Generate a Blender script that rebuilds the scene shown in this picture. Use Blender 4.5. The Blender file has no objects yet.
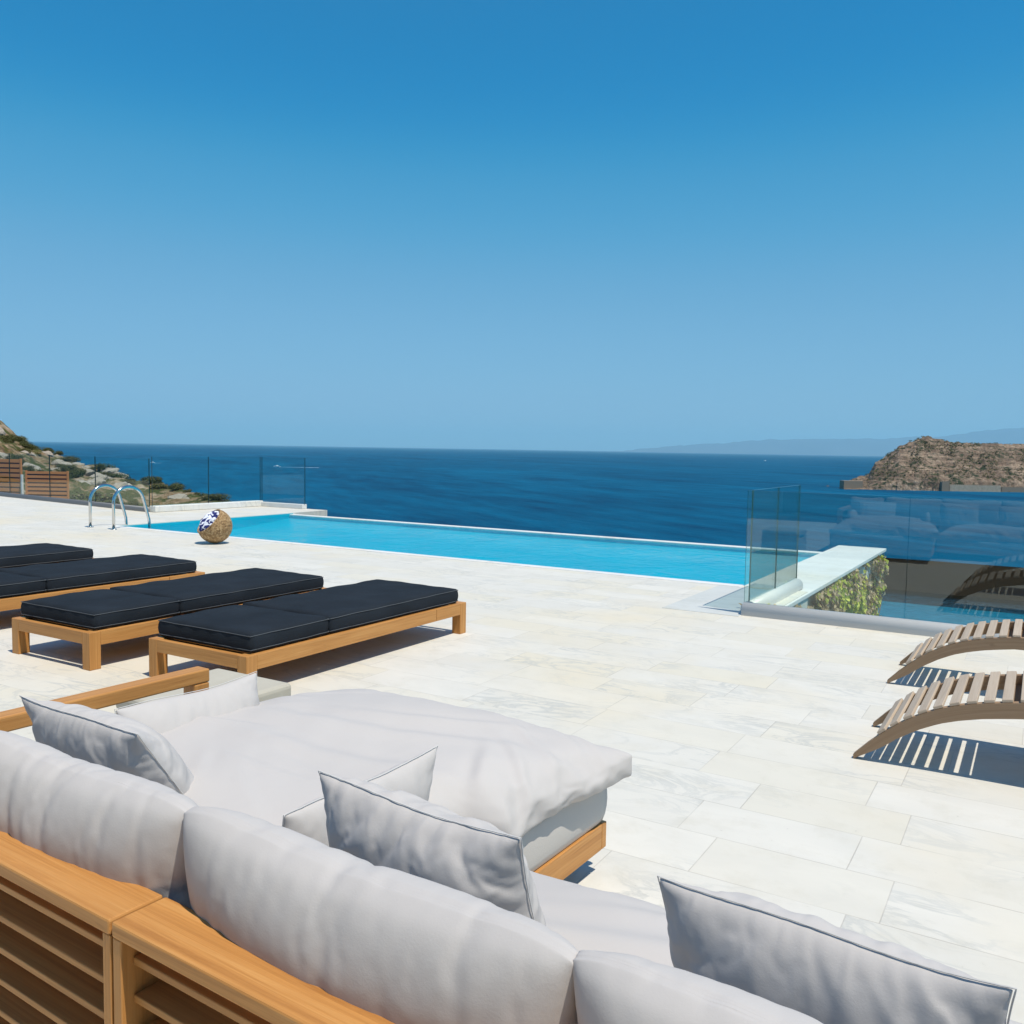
import bpy, bmesh, math, random
from mathutils import Vector, Matrix, noise
R = math.radians
sc = bpy.context.scene
col = sc.collection

# ------------------------------------------------------------------ camera
CAM_H = 1.37
yaw, roll, pitch = R(31), R(0.97), math.atan(63/880.)
fw = Vector((-math.sin(yaw)*math.cos(pitch), math.cos(yaw)*math.cos(pitch), -math.sin(pitch)))
rt = Vector((math.cos(yaw), math.sin(yaw), 0)); up = rt.cross(fw)
cr = math.cos(roll)*rt + math.sin(roll)*up
cu = -math.sin(roll)*rt + math.cos(roll)*up
cam = bpy.data.cameras.new('camera'); cam.sensor_width = 36; cam.lens = 880*36/1024.
cam.clip_start = 0.05; cam.clip_end = 400000
co = bpy.data.objects.new('camera', cam); col.objects.link(co)
m = Matrix((cr, cu, -fw)).transposed().to_4x4(); m.translation = (0, 0, CAM_H)
co.matrix_world = m
sc.camera = co

# ------------------------------------------------------------------ light
SUN_EL, SUN_AZ = R(67), R(102)          # azimuth clockwise from +Y
sd = Vector((math.cos(SUN_EL)*math.sin(SUN_AZ), math.cos(SUN_EL)*math.cos(SUN_AZ), math.sin(SUN_EL)))
w = bpy.data.worlds.new('World'); sc.world = w; w.use_nodes = True
nt = w.node_tree; bg = nt.nodes['Background']
sky = nt.nodes.new('ShaderNodeTexSky'); sky.sky_type = 'NISHITA'; sky.sun_disc = False
sky.sun_elevation = SUN_EL; sky.sun_rotation = SUN_AZ
sky.altitude = 0; sky.air_density = 1.0; sky.dust_density = 0.0; sky.ozone_density = 3.0
# polarised, saturated rendition of the clear sky: one response curve per channel
sepc = nt.nodes.new('ShaderNodeSeparateColor'); cmbc = nt.nodes.new('ShaderNodeCombineColor'); nt.links.new(sky.outputs[0], sepc.inputs[0])
for ch, pts_ in enumerate(([(0, .10), (.085, .09), (.118, .004), (.175, .055), (.26, .145), (.44, .225), (.71, .29), (1, .34)],
                           [(0, .14), (.20, .205), (.29, .325), (.41, .405), (.61, .48), (.77, .50), (1, .52)],
                           [(0, 0), (.365, .49), (.485, .61), (.60, .665), (.69, .71), (1, .78)])):
    mu = nt.nodes.new('ShaderNodeMath'); mu.operation = 'MULTIPLY'; mu.inputs[1].default_value = .1
    fc = nt.nodes.new('ShaderNodeFloatCurve'); cv = fc.mapping.curves[0]
    cv.points[0].location = pts_[0]; cv.points[1].location = pts_[-1]
    for q in pts_[1:-1]: cv.points.new(*q)
    fc.mapping.update()
    m2_ = nt.nodes.new('ShaderNodeMath'); m2_.operation = 'MULTIPLY'; m2_.inputs[1].default_value = 10
    nt.links.new(sepc.outputs[ch], mu.inputs[0]); nt.links.new(mu.outputs[0], fc.inputs['Value']); nt.links.new(fc.outputs[0], m2_.inputs[0]); nt.links.new(m2_.outputs[0], cmbc.inputs[ch])
nt.links.new(cmbc.outputs[0], bg.inputs[0])
bg.inputs[1].default_value = 0.1
sun = bpy.data.lights.new('sun', 'SUN'); sun.energy = 4.5; sun.angle = R(0.5); sun.color = (1, .93, .81)
so = bpy.data.objects.new('sun', sun); col.objects.link(so)
so.rotation_euler = sd.to_track_quat('Z', 'Y').to_euler(); so.location = (5, 5, 20)
sc.view_settings.view_transform = 'Standard'; sc.view_settings.look = 'None'
sc.view_settings.gamma = 1; sc.view_settings.exposure = 0.0
sc.cycles.max_bounces = 10; sc.cycles.transparent_max_bounces = 24
sc.cycles.volume_bounces = 1

def W(a, d, z=0.0):                    # plan position from metres right of / ahead of the viewpoint axis
    return Vector((a*math.cos(yaw)-d*math.sin(yaw), a*math.sin(yaw)+d*math.cos(yaw), z))

# ------------------------------------------------------------------ helpers
def empty(name, loc=(0, 0, 0), rz=0):
    o = bpy.data.objects.new(name, None); col.objects.link(o); o.location = loc; o.rotation_euler = (0, 0, rz)
    o.empty_display_size = .1
    return o
def tag(o, label=None, cat=None, group=None, kind=None):
    if label: o['label'] = label
    if cat: o['category'] = cat
    if group: o['group'] = group
    if kind: o['kind'] = kind
    return o
def obj(name, bm, mat, parent=None, smooth=False, loc=None):
    me = bpy.data.meshes.new(name); bm.to_mesh(me); bm.free()
    for x in (mat if isinstance(mat, (list, tuple)) else [mat]): me.materials.append(x)
    if smooth:
        for p in me.polygons: p.use_smooth = True
    o = bpy.data.objects.new(name, me); col.objects.link(o)
    if parent: o.parent = parent
    if loc is not None: o.location = loc
    return o
def kids(o): return [c for c in o.children]
def copy_tree(o, parent=None):
    c = o.copy(); col.objects.link(c)
    if parent: c.parent = parent
    for ch in kids(o): copy_tree(ch, c)
    return c
rnd = random.Random(7)

def board(bm, p0, p1, bevel=.003, M=None, mi=0, seg=2):
    """bevelled box between two corners, UV u along its longest side in metres (random start)"""
    p0, p1 = Vector(p0), Vector(p1)
    lo = Vector([min(p0[i], p1[i]) for i in range(3)]); hi = Vector([max(p0[i], p1[i]) for i in range(3)])
    s = hi-lo; c = (lo+hi)/2
    t = bmesh.new(); bmesh.ops.create_cube(t, size=1)
    for v in t.verts: v.co = Vector((v.co.x*s.x, v.co.y*s.y, v.co.z*s.z))
    if bevel:
        bmesh.ops.bevel(t, geom=t.edges[:], offset=min(bevel, min(s)*.45), segments=seg, profile=.5, affect='EDGES')
    ax = max(range(3), key=lambda i: s[i]); oth = [i for i in range(3) if i != ax]
    ou, ov = rnd.uniform(0, 50), rnd.uniform(0, 50)
    uv = bm.loops.layers.uv.verify()
    vm = {}
    for v in t.verts:
        q = v.co+c
        vm[v] = (bm.verts.new(M @ q if M else q), v.co.copy())
    t.normal_update()
    for f in t.faces:
        nf = bm.faces.new([vm[v][0] for v in f.verts]); nf.material_index = mi
        n = f.normal
        k = oth[1] if abs(n[oth[0]]) > abs(n[oth[1]]) else oth[0]
        for l, v in zip(nf.loops, f.verts):
            q = v.co
            if abs(n[ax]) > .8: l[uv].uv = (ou+q[oth[0]]*.3, ov+q[oth[1]])
            else: l[uv].uv = (ou+q[ax], ov+q[k]+(s[k] if k == oth[0] else 0))
    t.free()
def box_bm(p0, p1, bevel=.003, M=None):
    b = bmesh.new(); board(b, p0, p1, bevel, M); return b
def tube(bm, pts, r, n=10, cap=True, closed=False):
    pts = [Vector(p) for p in pts]; rings = []
    N = len(pts); up0 = Vector((0, 0, 1))
    prev = None
    for i, p in enumerate(pts):
        if closed: t = (pts[(i+1) % N]-pts[i-1]).normalized()
        else: t = (pts[min(i+1, N-1)]-pts[max(i-1, 0)]).normalized()
        if prev is None:
            a = t.cross(up0 if abs(t.z) < .9 else Vector((1, 0, 0))).normalized()
        else: a = (prev-t*prev.dot(t)).normalized()
        prev = a; b = t.cross(a)
        rr = r[i] if isinstance(r, (list, tuple)) else r
        rings.append([bm.verts.new(p+rr*(math.cos(k*2*math.pi/n)*a+math.sin(k*2*math.pi/n)*b)) for k in range(n)])
    for i in range(N if closed else N-1):
        A, B = rings[i], rings[(i+1) % N]
        for k in range(n): bm.faces.new((A[k], A[(k+1) % n], B[(k+1) % n], B[k]))
    if cap and not closed:
        bm.faces.new(rings[0][::-1]); bm.faces.new(rings[-1])
def prism(bm, poly, z0, z1):
    a = [bm.verts.new((x, y, z0)) for x, y in poly]; b = [bm.verts.new((x, y, z1)) for x, y in poly]
    n = len(poly); bm.faces.new(a[::-1]); bm.faces.new(b)
    for i in range(n): bm.faces.new((a[i], a[(i+1) % n], b[(i+1) % n], b[i]))
    bmesh.ops.recalc_face_normals(bm, faces=bm.faces[:])

# ------------------------------------------------------------------ materials
class N:
    def __init__(s, name):
        s.m = bpy.data.materials.new(name); s.m.use_nodes = True; s.t = s.m.node_tree
        s.b = s.t.nodes['Principled BSDF']; s.out = s.t.nodes['Material Output']
    def n(s, typ, **k):
        x = s.t.nodes.new('ShaderNode'+typ)
        for a, v in k.items():
            if a in ('ins',):
                for i, q in v.items():
                    if isinstance(q, bpy.types.NodeSocket): s.t.links.new(q, x.inputs[i])
                    else: x.inputs[i].default_value = q
            else: setattr(x, a, v)
        return x
    def l(s, a, b): s.t.links.new(a, b)
    def math(s, op, a, b=0.0, c=0.0):
        return s.n('Math', operation=op, ins={0: a, 1: b, 2: c}).outputs[0]
    def mix(s, f, a, b, bt='MIX'):
        x = s.n('Mix', data_type='RGBA', blend_type=bt)
        for i, v in ((0, f), (6, a), (7, b)):
            if isinstance(v, bpy.types.NodeSocket): s.l(v, x.inputs[i])
            else: x.inputs[i].default_value = v if i == 0 else (*v, 1)
        return x.outputs[2]
    def ramp(s, f, stops):
        x = s.n('ValToRGB'); cr_ = x.color_ramp
        while len(cr_.elements) < len(stops): cr_.elements.new(.5)
        for e, (p, c) in zip(cr_.elements, stops):
            e.position = p; e.color = (*c, 1) if len(c) == 3 else c
        s.l(f, x.inputs[0]); return x.outputs[0]
    def noise(s, vec, scale, detail=4, rough=.55, dist=0):
        x = s.n('TexNoise', ins={'Scale': scale, 'Detail': detail, 'Roughness': rough, 'Distortion': dist})
        if vec is not None: s.l(vec, x.inputs['Vector'])
        return x.outputs['Fac']
    def mapping(s, vec, scale=(1, 1, 1), rot=(0, 0, 0), loc=(0, 0, 0)):
        x = s.n('Mapping', ins={'Scale': scale, 'Rotation': rot, 'Location': loc}); s.l(vec, x.inputs[0]); return x.outputs[0]
    def bump(s, h, strength=.3, dist=.01, nrm=None):
        x = s.n('Bump', ins={'Strength': strength, 'Distance': dist, 'Height': h})
        if nrm: s.l(nrm, x.inputs['Normal'])
        return x.outputs[0]
    def coord(s, k='Object'): return s.n('TexCoord').outputs[k]
    def pos(s): return s.n('NewGeometry').outputs['Position']
    def set(s, **k):
        for a, v in k.items():
            i = s.b.inputs[a.replace('_', ' ')]
            if isinstance(v, bpy.types.NodeSocket): s.l(v, i)
            elif isinstance(v, tuple) and len(v) == 3 and i.type == 'RGBA': i.default_value = (*v, 1)
            else: i.default_value = v
        return s.m

def mat_wood(name, c0, c1, c2, rough=.5, grey=0):
    s = N(name); uv = s.coord('UV')
    rn = s.n('ObjectInfo').outputs['Random']
    off = s.n('CombineXYZ', ins={0: s.math('MULTIPLY', rn, 37.0), 1: s.math('MULTIPLY', rn, 91.0)}).outputs[0]
    v = s.n('VectorMath', operation='ADD', ins={0: uv, 1: off}).outputs[0]
    g1 = s.noise(s.mapping(v, (1.3, 55, 1)), 1.0, 8, .68, 1.2)
    g2 = s.noise(s.mapping(v, (6, 190, 1)), 1.0, 3, .6)
    g3 = s.noise(s.mapping(v, (.8, 5, 1)), 1.0, 2)
    c = s.ramp(g1, [(.25, c0), (.5, c1), (.75, c2)])
    c = s.mix(s.math('MULTIPLY', g2, .45), c, tuple(x*.55 for x in c0))
    c = s.mix(s.math('MULTIPLY', g3, .3), c, tuple(x*.8 for x in c1))
    h = s.math('ADD', s.math('MULTIPLY', g1, .4), g2)
    c = s.mix(s.math('MULTIPLY', rn, .35), c, tuple(x*.72 for x in c1))
    kn = s.n('MapRange', ins={0: s.noise(s.mapping(v, (7, 22, 1)), 1.0, 2), 1: .70, 2: .80}).outputs[0]
    c = s.mix(s.math('MULTIPLY', kn, .6), c, tuple(x*.5 for x in c0))
    return s.set(Base_Color=c, Roughness=rough, Specular_IOR_Level=.35, Normal=s.bump(h, .25, .0015))
M_TEAK = mat_wood('teak', (.33, .125, .026), (.64, .30, .085), (.82, .45, .16))
M_FENCEWOOD = mat_wood('fence_wood', (.62, .19, .05), (.78, .29, .09), (.88, .40, .15), .65)
M_WEATHERED = mat_wood('weathered_wood', (.44, .33, .23), (.60, .48, .36), (.72, .61, .48), .7)
M_WEATHERED_D = mat_wood('weathered_rail', (.26, .16, .09), (.38, .25, .15), (.48, .34, .22), .7)

def mat_fabric(name, c, weave=900., var=.06, bump=.15, sheen=.0):
    s = N(name); o = s.coord('Object')
    big = s.noise(o, 3.0, 3); fine = s.noise(o, 260., 3)
    cc = s.mix(big, tuple(x*(1-var) for x in c), tuple(min(1, x*(1+var)) for x in c))
    h = s.math('ADD', s.noise(o, weave, 2), s.math('MULTIPLY', fine, 2.5))
    return s.set(Base_Color=cc, Roughness=.9, Specular_IOR_Level=.15, Sheen_Weight=sheen, Normal=s.bump(h, bump, .001))
M_CUSH = mat_fabric('grey_cushion_fabric', (.535, .503, .478), 900, .04, .12)
M_CUSH2 = mat_fabric('skirt_fabric', (.545, .515, .48), 900, .03, .25)
M_SEAM = N('seam_thread').set(Base_Color=(.62, .60, .57), Roughness=.9)
M_CHAR = mat_fabric('charcoal_fabric', (.017, .022, .029), 1100, .45, .5)
M_CHARSIDE = M_CHAR
M_PIPE = N('charcoal_piping').set(Base_Color=(.07, .08, .09), Roughness=.7)
M_OPENSHADE = N('shade_black').set(Base_Color=(.02, .02, .02), Roughness=.8)  # near-black colour standing for the shade inside wall openings

def mat_marble(name, tiles=True, base=(.715, .683, .61)):
    s = N(name); p = s.pos()
    sep = s.n('SeparateXYZ', ins={0: p})
    wob = s.math('MULTIPLY', s.math('SUBTRACT', s.noise(p, .7, 2), .5), .015)
    X = s.math('ADD', sep.outputs[0], wob); Y = s.math('ADD', sep.outputs[1], wob)
    hh, ll = .30, .66
    ry = s.math('DIVIDE', Y, hh); row = s.math('FLOOR', ry); fy = s.math('FRACT', ry)
    wn = s.n('TexWhiteNoise', noise_dimensions='1D', ins={'W': row}).outputs['Value']
    wn3 = s.n('TexWhiteNoise', noise_dimensions='1D', ins={'W': s.math('ADD', row, .37)}).outputs['Value']
    Ls = s.math('ADD', s.math('MULTIPLY', wn3, .35), ll-.15)
    rx = s.math('ADD', s.math('DIVIDE', X, Ls), s.math('MULTIPLY', wn, 7.0))
    cx = s.math('FLOOR', rx); fx = s.math('FRACT', rx)
    idv = s.n('CombineXYZ', ins={0: cx, 1: row}).outputs[0]
    tid = s.n('TexWhiteNoise', noise_dimensions='2D', ins={'Vector': idv})
    tv, tc = tid.outputs['Value'], tid.outputs['Color']
    dx = s.math('MULTIPLY', s.math('MINIMUM', fx, s.math('SUBTRACT', 1.0, fx)), Ls)
    dy = s.math('MULTIPLY', s.math('MINIMUM', fy, s.math('SUBTRACT', 1.0, fy)), hh)
    d = s.math('MINIMUM', dx, dy)
    jl = s.n('MapRange', ins={0: d, 1: .0008, 2: .0028, 3: 1.0, 4: 0.0}).outputs[0]
    jn = s.n('MapRange', ins={0: s.noise(p, 2.6, 3), 1: .3, 2: .62, 3: .15, 4: 1.0}).outputs[0]
    joint = s.math('MULTIPLY', jl, jn)
    # veins, shifted per tile
    shift = s.n('VectorMath', operation='MULTIPLY', ins={0: tc, 1: (40., 40., 40.)}).outputs[0]
    tp = s.n('VectorMath', operation='ADD', ins={0: p, 1: shift}).outputs[0] if tiles else p
    vp = s.mapping(tp, (1, 2.6, 1), (0, 0, R(-14)))
    v1 = s.noise(vp, 1.5, 9, .62, 2.2)
    vein = s.math('SUBTRACT', 1.0, s.n('MapRange', ins={0: s.math('ABSOLUTE', s.math('SUBTRACT', v1, .5)), 1: 0.0, 2: .05}).outputs[0])
    vmask = s.n('MapRange', ins={0: s.noise(tp, 1.1, 3), 1: .46, 2: .66}).outputs[0]
    vein = s.math('MULTIPLY', vein, vmask)
    cloud = s.noise(vp, 1.3, 6, .6, .8)
    cream = tuple(a*b for a, b in zip(base, (1.0, .965, .86)))
    grey = tuple(a*b for a, b in zip(base, (.91, .915, .92)))
    c = s.mix(s.n('MapRange', ins={0: cloud, 1: .35, 2: .7}).outputs[0], base, grey)
    if tiles:
        c = s.mix(s.n('MapRange', ins={0: tv, 1: .55, 2: 1.0, 3: 0.0, 4: .75}).outputs[0], c, cream)
        sc2 = s.n('SeparateColor', ins={0: tc}).outputs[1]
        c = s.mix(s.n('MapRange', ins={0: sc2, 1: .6, 2: 1.0, 3: 0., 4: .8}).outputs[0], c, grey)
    if tiles: c = s.mix(s.math('MULTIPLY', s.n('SeparateColor', ins={0: tc}).outputs[0], .16), c, tuple(x*.72 for x in base))
    rust = s.n('MapRange', ins={0: s.noise(p, .55, 4), 1: .50, 2: .70, 3: 0., 4: .7}).outputs[0]
    c = s.mix(rust, c, tuple(a*b for a, b in zip(base, (.98, .90, .74))))
    c = s.mix(s.math('MULTIPLY', vein, .65), c, tuple(a*b for a, b in zip(base, (.62, .66, .70))))
    dirt = s.n('MapRange', ins={0: s.noise(p, 5., 8, .7), 1: .5, 2: .75, 3: 0., 4: .5}).outputs[0]
    c = s.mix(dirt, c, tuple(a*b for a, b in zip(base, (.78, .76, .70))))
    speck = s.n('MapRange', ins={0: s.noise(p, 40., 2), 1: .72, 2: .8, 3: 0., 4: .5}).outputs[0]
    c = s.mix(speck, c, tuple(x*.6 for x in base))
    if tiles: c = s.mix(s.math('MULTIPLY', joint, .65), c, (.36, .33, .28))
    ht = s.math('SUBTRACT', s.math('ADD', s.math('MULTIPLY', cloud, .3), s.math('MULTIPLY', tv, .15)), joint if tiles else 0.0)
    return s.set(Base_Color=c, Roughness=.62, Specular_IOR_Level=.3, Normal=s.bump(ht, .25, .004))
M_MARBLE = mat_marble('marble_paving')
M_SLAB = mat_marble('marble_slab', False, (.60, .61, .58))
M_WHITESTONE = mat_marble('white_stone', False, (.76, .75, .72))

def mat_glass(name, tint, body=0.0, rf=1.0):
    s = N(name); s.t.nodes.remove(s.b)
    geo = s.n('NewGeometry')
    ior = s.n('Mix', data_type='FLOAT', ins={0: geo.outputs['Backfacing'], 2: 1.52, 3: 1/1.52}).outputs[0]
    fr = s.math('MULTIPLY', s.n('Fresnel', ins={'IOR': ior}).outputs[0], rf)
    tr = s.n('BsdfTransparent', ins={'Color': (*tint, 1)}).outputs[0]
    gl = s.n('BsdfGlossy', ins={'Color': (.95, 1, 1, 1), 'Roughness': .004}).outputs[0]
    mx = s.n('MixShader', ins={0: fr, 1: tr, 2: gl}).outputs[0]
    if body:
        o = s.coord('Object')
        df = s.n('BsdfDiffuse', ins={'Color': (.5, .6, .6, 1)}).outputs[0]
        f = s.math('MULTIPLY', s.n('MapRange', ins={0: s.noise(o, 3., 5, .7), 1: .3, 2: .8}).outputs[0], body)
        mx = s.n('MixShader', ins={0: f, 1: mx, 2: df}).outputs[0]
    s.l(mx, s.out.inputs[0]); return s.m
M_GLASS = mat_glass('balustrade_glass', (.905, .970, .955), .002, 1.15)
M_GLASSL = mat_glass('clear_glass', (.92, .972, .97), .0, .38)
M_GEDGE = N('glass_edge').set(Base_Color=(.04, .14, .13), Roughness=.15)
M_GEDGEL = N('dark_glass_edge').set(Base_Color=(.008, .03, .03), Roughness=.3)
s = N('brushed_aluminium'); o_ = s.coord('Object')
M_ALU = s.set(Base_Color=(.66, .64, .60), Metallic=0.0, Roughness=.42, Normal=s.bump(s.noise(s.mapping(o_, (2, 80, 80)), 1., 3), .08, .001))
M_ALUD = N('grey_channel').set(Base_Color=(.17, .175, .18), Metallic=.4, Roughness=.5)
M_STEEL = N('polished_steel').set(Base_Color=(.62, .62, .61), Metallic=1., Roughness=.16)

# pool water surface: clear, Fresnel reflection, rippled
s = N('pool_water'); s.t.nodes.remove(s.b); p = s.pos()
h = s.math('ADD', s.noise(s.mapping(p, (1, 1, 1), (0, 0, R(20))), 2.2, 5, .55, .6), s.math('MULTIPLY', s.noise(p, 9., 3), .25))
bn = s.bump(h, .8, .10)
fr = s.n('Fresnel', ins={'IOR': 1.33, 'Normal': bn}).outputs[0]
tr = s.n('BsdfTransparent', ins={'Color': (.35, .93, .97, 1)}).outputs[0]
gl = s.n('BsdfGlossy', ins={'Color': (.85, .95, 1, 1), 'Roughness': .04, 'Normal': bn}).outputs[0]
s.l(s.n('MixShader', ins={0: s.math('MULTIPLY', fr, .55), 1: tr, 2: gl}).outputs[0], s.out.inputs[0]); M_WATER = s.m
s = N('pool_tile'); p = s.pos()
vor = s.n('TexVoronoi', feature='SMOOTH_F1', ins={'Vector': s.mapping(p, (1, 1, 1)), 'Scale': 3.2}).outputs['Distance']
c = s.mix(s.noise(p, 1.2, 4), (.0, .34, .46), (.0, .50, .62))
M_PTILE = s.set(Base_Color=c, Roughness=.5)

M_PTILE2 = N('dark_pool_tile').set(Base_Color=(.0, .17, .26), Roughness=.5)
# sea
s = N('sea_water'); p = s.pos()
ps = s.mapping(p, (1, 1, 1), (0, 0, R(35)))
w1 = s.noise(s.mapping(ps, (.06, .18, .1)), 1., 6, .6, .3)
w2 = s.noise(s.mapping(ps, (.5, 1.2, .5)), 1., 4, .6)
patch = s.noise(s.mapping(ps, (.0012, .0055, .001)), 1., 6, .6, .5)
patch2 = s.noise(s.mapping(ps, (.012, .05, .01)), 1., 6, .65)
pm = s.n('MapRange', ins={0: s.math('ADD', s.math('MULTIPLY', patch, .5), s.math('MULTIPLY', patch2, .5)), 1: .36, 2: .64}).outputs[0]
c = s.mix(pm, (.0, .034, .088), (.0, .115, .225))
h = s.math('ADD', w1, s.math('MULTIPLY', w2, .35))
s.set(Base_Color=c, Roughness=.5, IOR=1.2, Specular_IOR_Level=.12, Normal=s.bump(h, .8, 1.6)); M_SEA = s.m

def mat_rock(name, c0, c1, c2, green, sc_=1., gmin=.5, gmax=.62, bumpd=.4, strata=0):
    s = N(name); p = s.pos()
    a = s.noise(p, .05*sc_, 8, .65, .4); b = s.noise(p, .35*sc_, 8, .7)
    g = s.noise(s.mapping(p, (1, 1, 1.6), loc=(31, 7, 3)), .16*sc_, 7, .68)
    c = s.ramp(s.math('ADD', s.math('MULTIPLY', a, .5), s.math('MULTIPLY', b, .5)), [(.36, c0), (.5, c1), (.62, c2)])
    gm = s.n('MapRange', ins={0: g, 1: gmin, 2: gmax}).outputs[0]
    if strata:
        st_ = s.noise(s.mapping(p, (.012, .012, .33)), 1., 5, .6, .4)
        c = s.mix(s.n('MapRange', ins={0: st_, 1: .46, 2: .54, 3: 0., 4: strata}).outputs[0], c, tuple(x*.55 for x in c1))
    c = s.mix(gm, c, green)
    return s.set(Base_Color=c, Roughness=.95, Specular_IOR_Level=.1, Normal=s.bump(b, 1., bumpd))
M_HEAD = mat_rock('headland_ground', (.15, .085, .045), (.30, .205, .12), (.46, .37, .28), (.075, .08, .025), 3.2, .44, .54, .25)
M_ISLE = mat_rock('island_rock', (.08, .05, .032), (.27, .19, .13), (.50, .38, .27), (.045, .055, .026), .55, .52, .6, 4.0, .55)
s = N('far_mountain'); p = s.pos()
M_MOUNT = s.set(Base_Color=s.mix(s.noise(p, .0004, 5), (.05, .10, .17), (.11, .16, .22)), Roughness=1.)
s = N('old_fort_stone'); p = s.pos()
M_FORT = s.set(Base_Color=s.mix(s.noise(p, .35, 8, .8), (.22, .16, .10), (.66, .54, .40)), Roughness=.95, Normal=s.bump(s.noise(p, 1.2, 4), .6, .5))
M_FORTD = N('dark_fort_stone').set(Base_Color=(.26, .20, .14), Roughness=.95)
s = N('shrub_leaf'); o_ = s.coord('Object'); rn = s.n('ObjectInfo').outputs['Random']
c = s.mix(s.noise(o_, 3., 3), (.035, .05, .014), (.105, .115, .035)); c = s.mix(s.math('MULTIPLY', rn, .55), c, (.17, .13, .05))
M_SHRUB = s.set(Base_Color=c, Roughness=.85, Specular_IOR_Level=.2)
M_TWIG = N('twig_bark').set(Base_Color=(.16, .11, .07), Roughness=.9)
s = N('boulder_stone'); o_ = s.coord('Object')
M_BOULD = s.set(Base_Color=s.mix(s.noise(o_, 1.2, 6, .7), (.27, .21, .155), (.50, .43, .35)), Roughness=.95, Normal=s.bump(s.noise(o_, 3., 6), .8, .2))

def leafmat(name, c0, c1):
    s = N(name); p = s.pos(); wn = s.n('TexWhiteNoise', noise_dimensions='3D', ins={'Vector': s.n('VectorMath', operation='SNAP', ins={0: p, 1: (.07, .07, .07)}).outputs[0]}).outputs['Value']
    c = s.mix(wn, c0, c1)
    s.set(Base_Color=c, Roughness=.6, Specular_IOR_Level=.3)
    tr = s.n('BsdfTranslucent', ins={'Color': c}).outputs[0]
    s.l(s.n('MixShader', ins={0: .35, 1: s.b.outputs[0], 2: tr}).outputs[0], s.out.inputs[0]); return s.m
M_LEAFG = leafmat('ivy_green', (.28, .33, .04), (.85, .82, .16))
M_LEAFD = leafmat('ivy_dry', (.26, .16, .08), (.70, .54, .34))
M_STEM = N('ivy_stem').set(Base_Color=(.20, .14, .09), Roughness=.9)
s = N('plaster_wall'); p = s.pos()
M_PLASTER = s.set(Base_Color=s.mix(s.noise(p, 2., 6), (.55, .51, .45), (.66, .62, .56)), Roughness=.9, Normal=s.bump(s.noise(p, 30.), .3, .003))
s = N('wet_deck_wood'); p = s.pos(); sep = s.n('SeparateXYZ', ins={0: p})
by = s.math('DIVIDE', sep.outputs[1], .6); fy = s.math('FRACT', by)
gr = s.noise(s.mapping(p, (.6, 14, 1)), 1., 5); rb = s.n('TexWhiteNoise', noise_dimensions='1D', ins={'W': s.math('FLOOR', by)}).outputs['Value']
c = s.mix(gr, (.012, .008, .006), (.022, .016, .011)); c = s.mix(s.math('MULTIPLY', rb, .5), c, (.012, .009, .007))
c = s.mix(s.math('LESS_THAN', fy, .05), c, (.02, .016, .012))
M_DECK = s.set(Base_Color=c, Roughness=.8, Specular_IOR_Level=0.0)

# ------------------------------------------------------------------ setting: sea, mountains, island, headland
def fbm(x, y, z=0., o=5, H=.9): return noise.fractal(Vector((x, y, z)), H, 2.0, o)
SEA_Z = -40.0
b = bmesh.new()
rs = [0, 200, 600, 2000, 6000, 20000, 60000, 95000]; n = 96
rings = [[b.verts.new((r*math.cos(k*2*math.pi/n), r*math.sin(k*2*math.pi/n), 0)) for k in range(n)] for r in rs[1:]]
c0 = b.verts.new((0, 0, 0))
for k in range(n): b.faces.new((c0, rings[0][k], rings[0][(k+1) % n]))
for A, B in zip(rings, rings[1:]):
    for k in range(n): b.faces.new((A[k], B[k], B[(k+1) % n], A[(k+1) % n]))
tag(obj('sea', b, M_SEA, loc=(0, 0, SEA_Z)), kind='structure')

def interp(tab, x):
    if x <= tab[0][0]: return tab[0][1]
    for (a, u), (c, v) in zip(tab, tab[1:]):
        if x <= c: return u+(v-u)*(x-a)/(c-a)
    return tab[-1][1]
def sheet(name, nu, nv, f, mat, smooth=True):
    b = bmesh.new(); g = [[b.verts.new(f(i/nu, j/nv)) for i in range(nu+1)] for j in range(nv+1)]
    for j in range(nv):
        for i in range(nu): b.faces.new((g[j][i], g[j][i+1], g[j+1][i+1], g[j+1][i]))
    bmesh.ops.recalc_face_normals(b, faces=b.faces[:])
    return obj(name, b, mat, smooth=smooth)
# distant mountain range, about 40 km off: bearing given as lateral/forward ratio
mt = [(.10, -60), (.14, 90), (.18, 300), (.22, 430), (.27, 640), (.33, 760), (.38, 800), (.44, 880), (.49, 1050), (.54, 1330), (.6, 1560), (.7, 1700), (.85, 1400), (1.0, 900)]
def fm(u, v):
    k = .10+u*.9; d = 39000+v*9000
    hgt = interp(mt, k)*math.sin(math.pi*min(v*1.0, 1))**.7 + 110*fbm(k*30, v*4, 3)*math.sin(math.pi*v)
    return W(k*d, d, SEA_Z-5+max(hgt, 0)*1.02)
tag(sheet('distant_mountains', 260, 14, fm, M_MOUNT), kind='structure')

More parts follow.
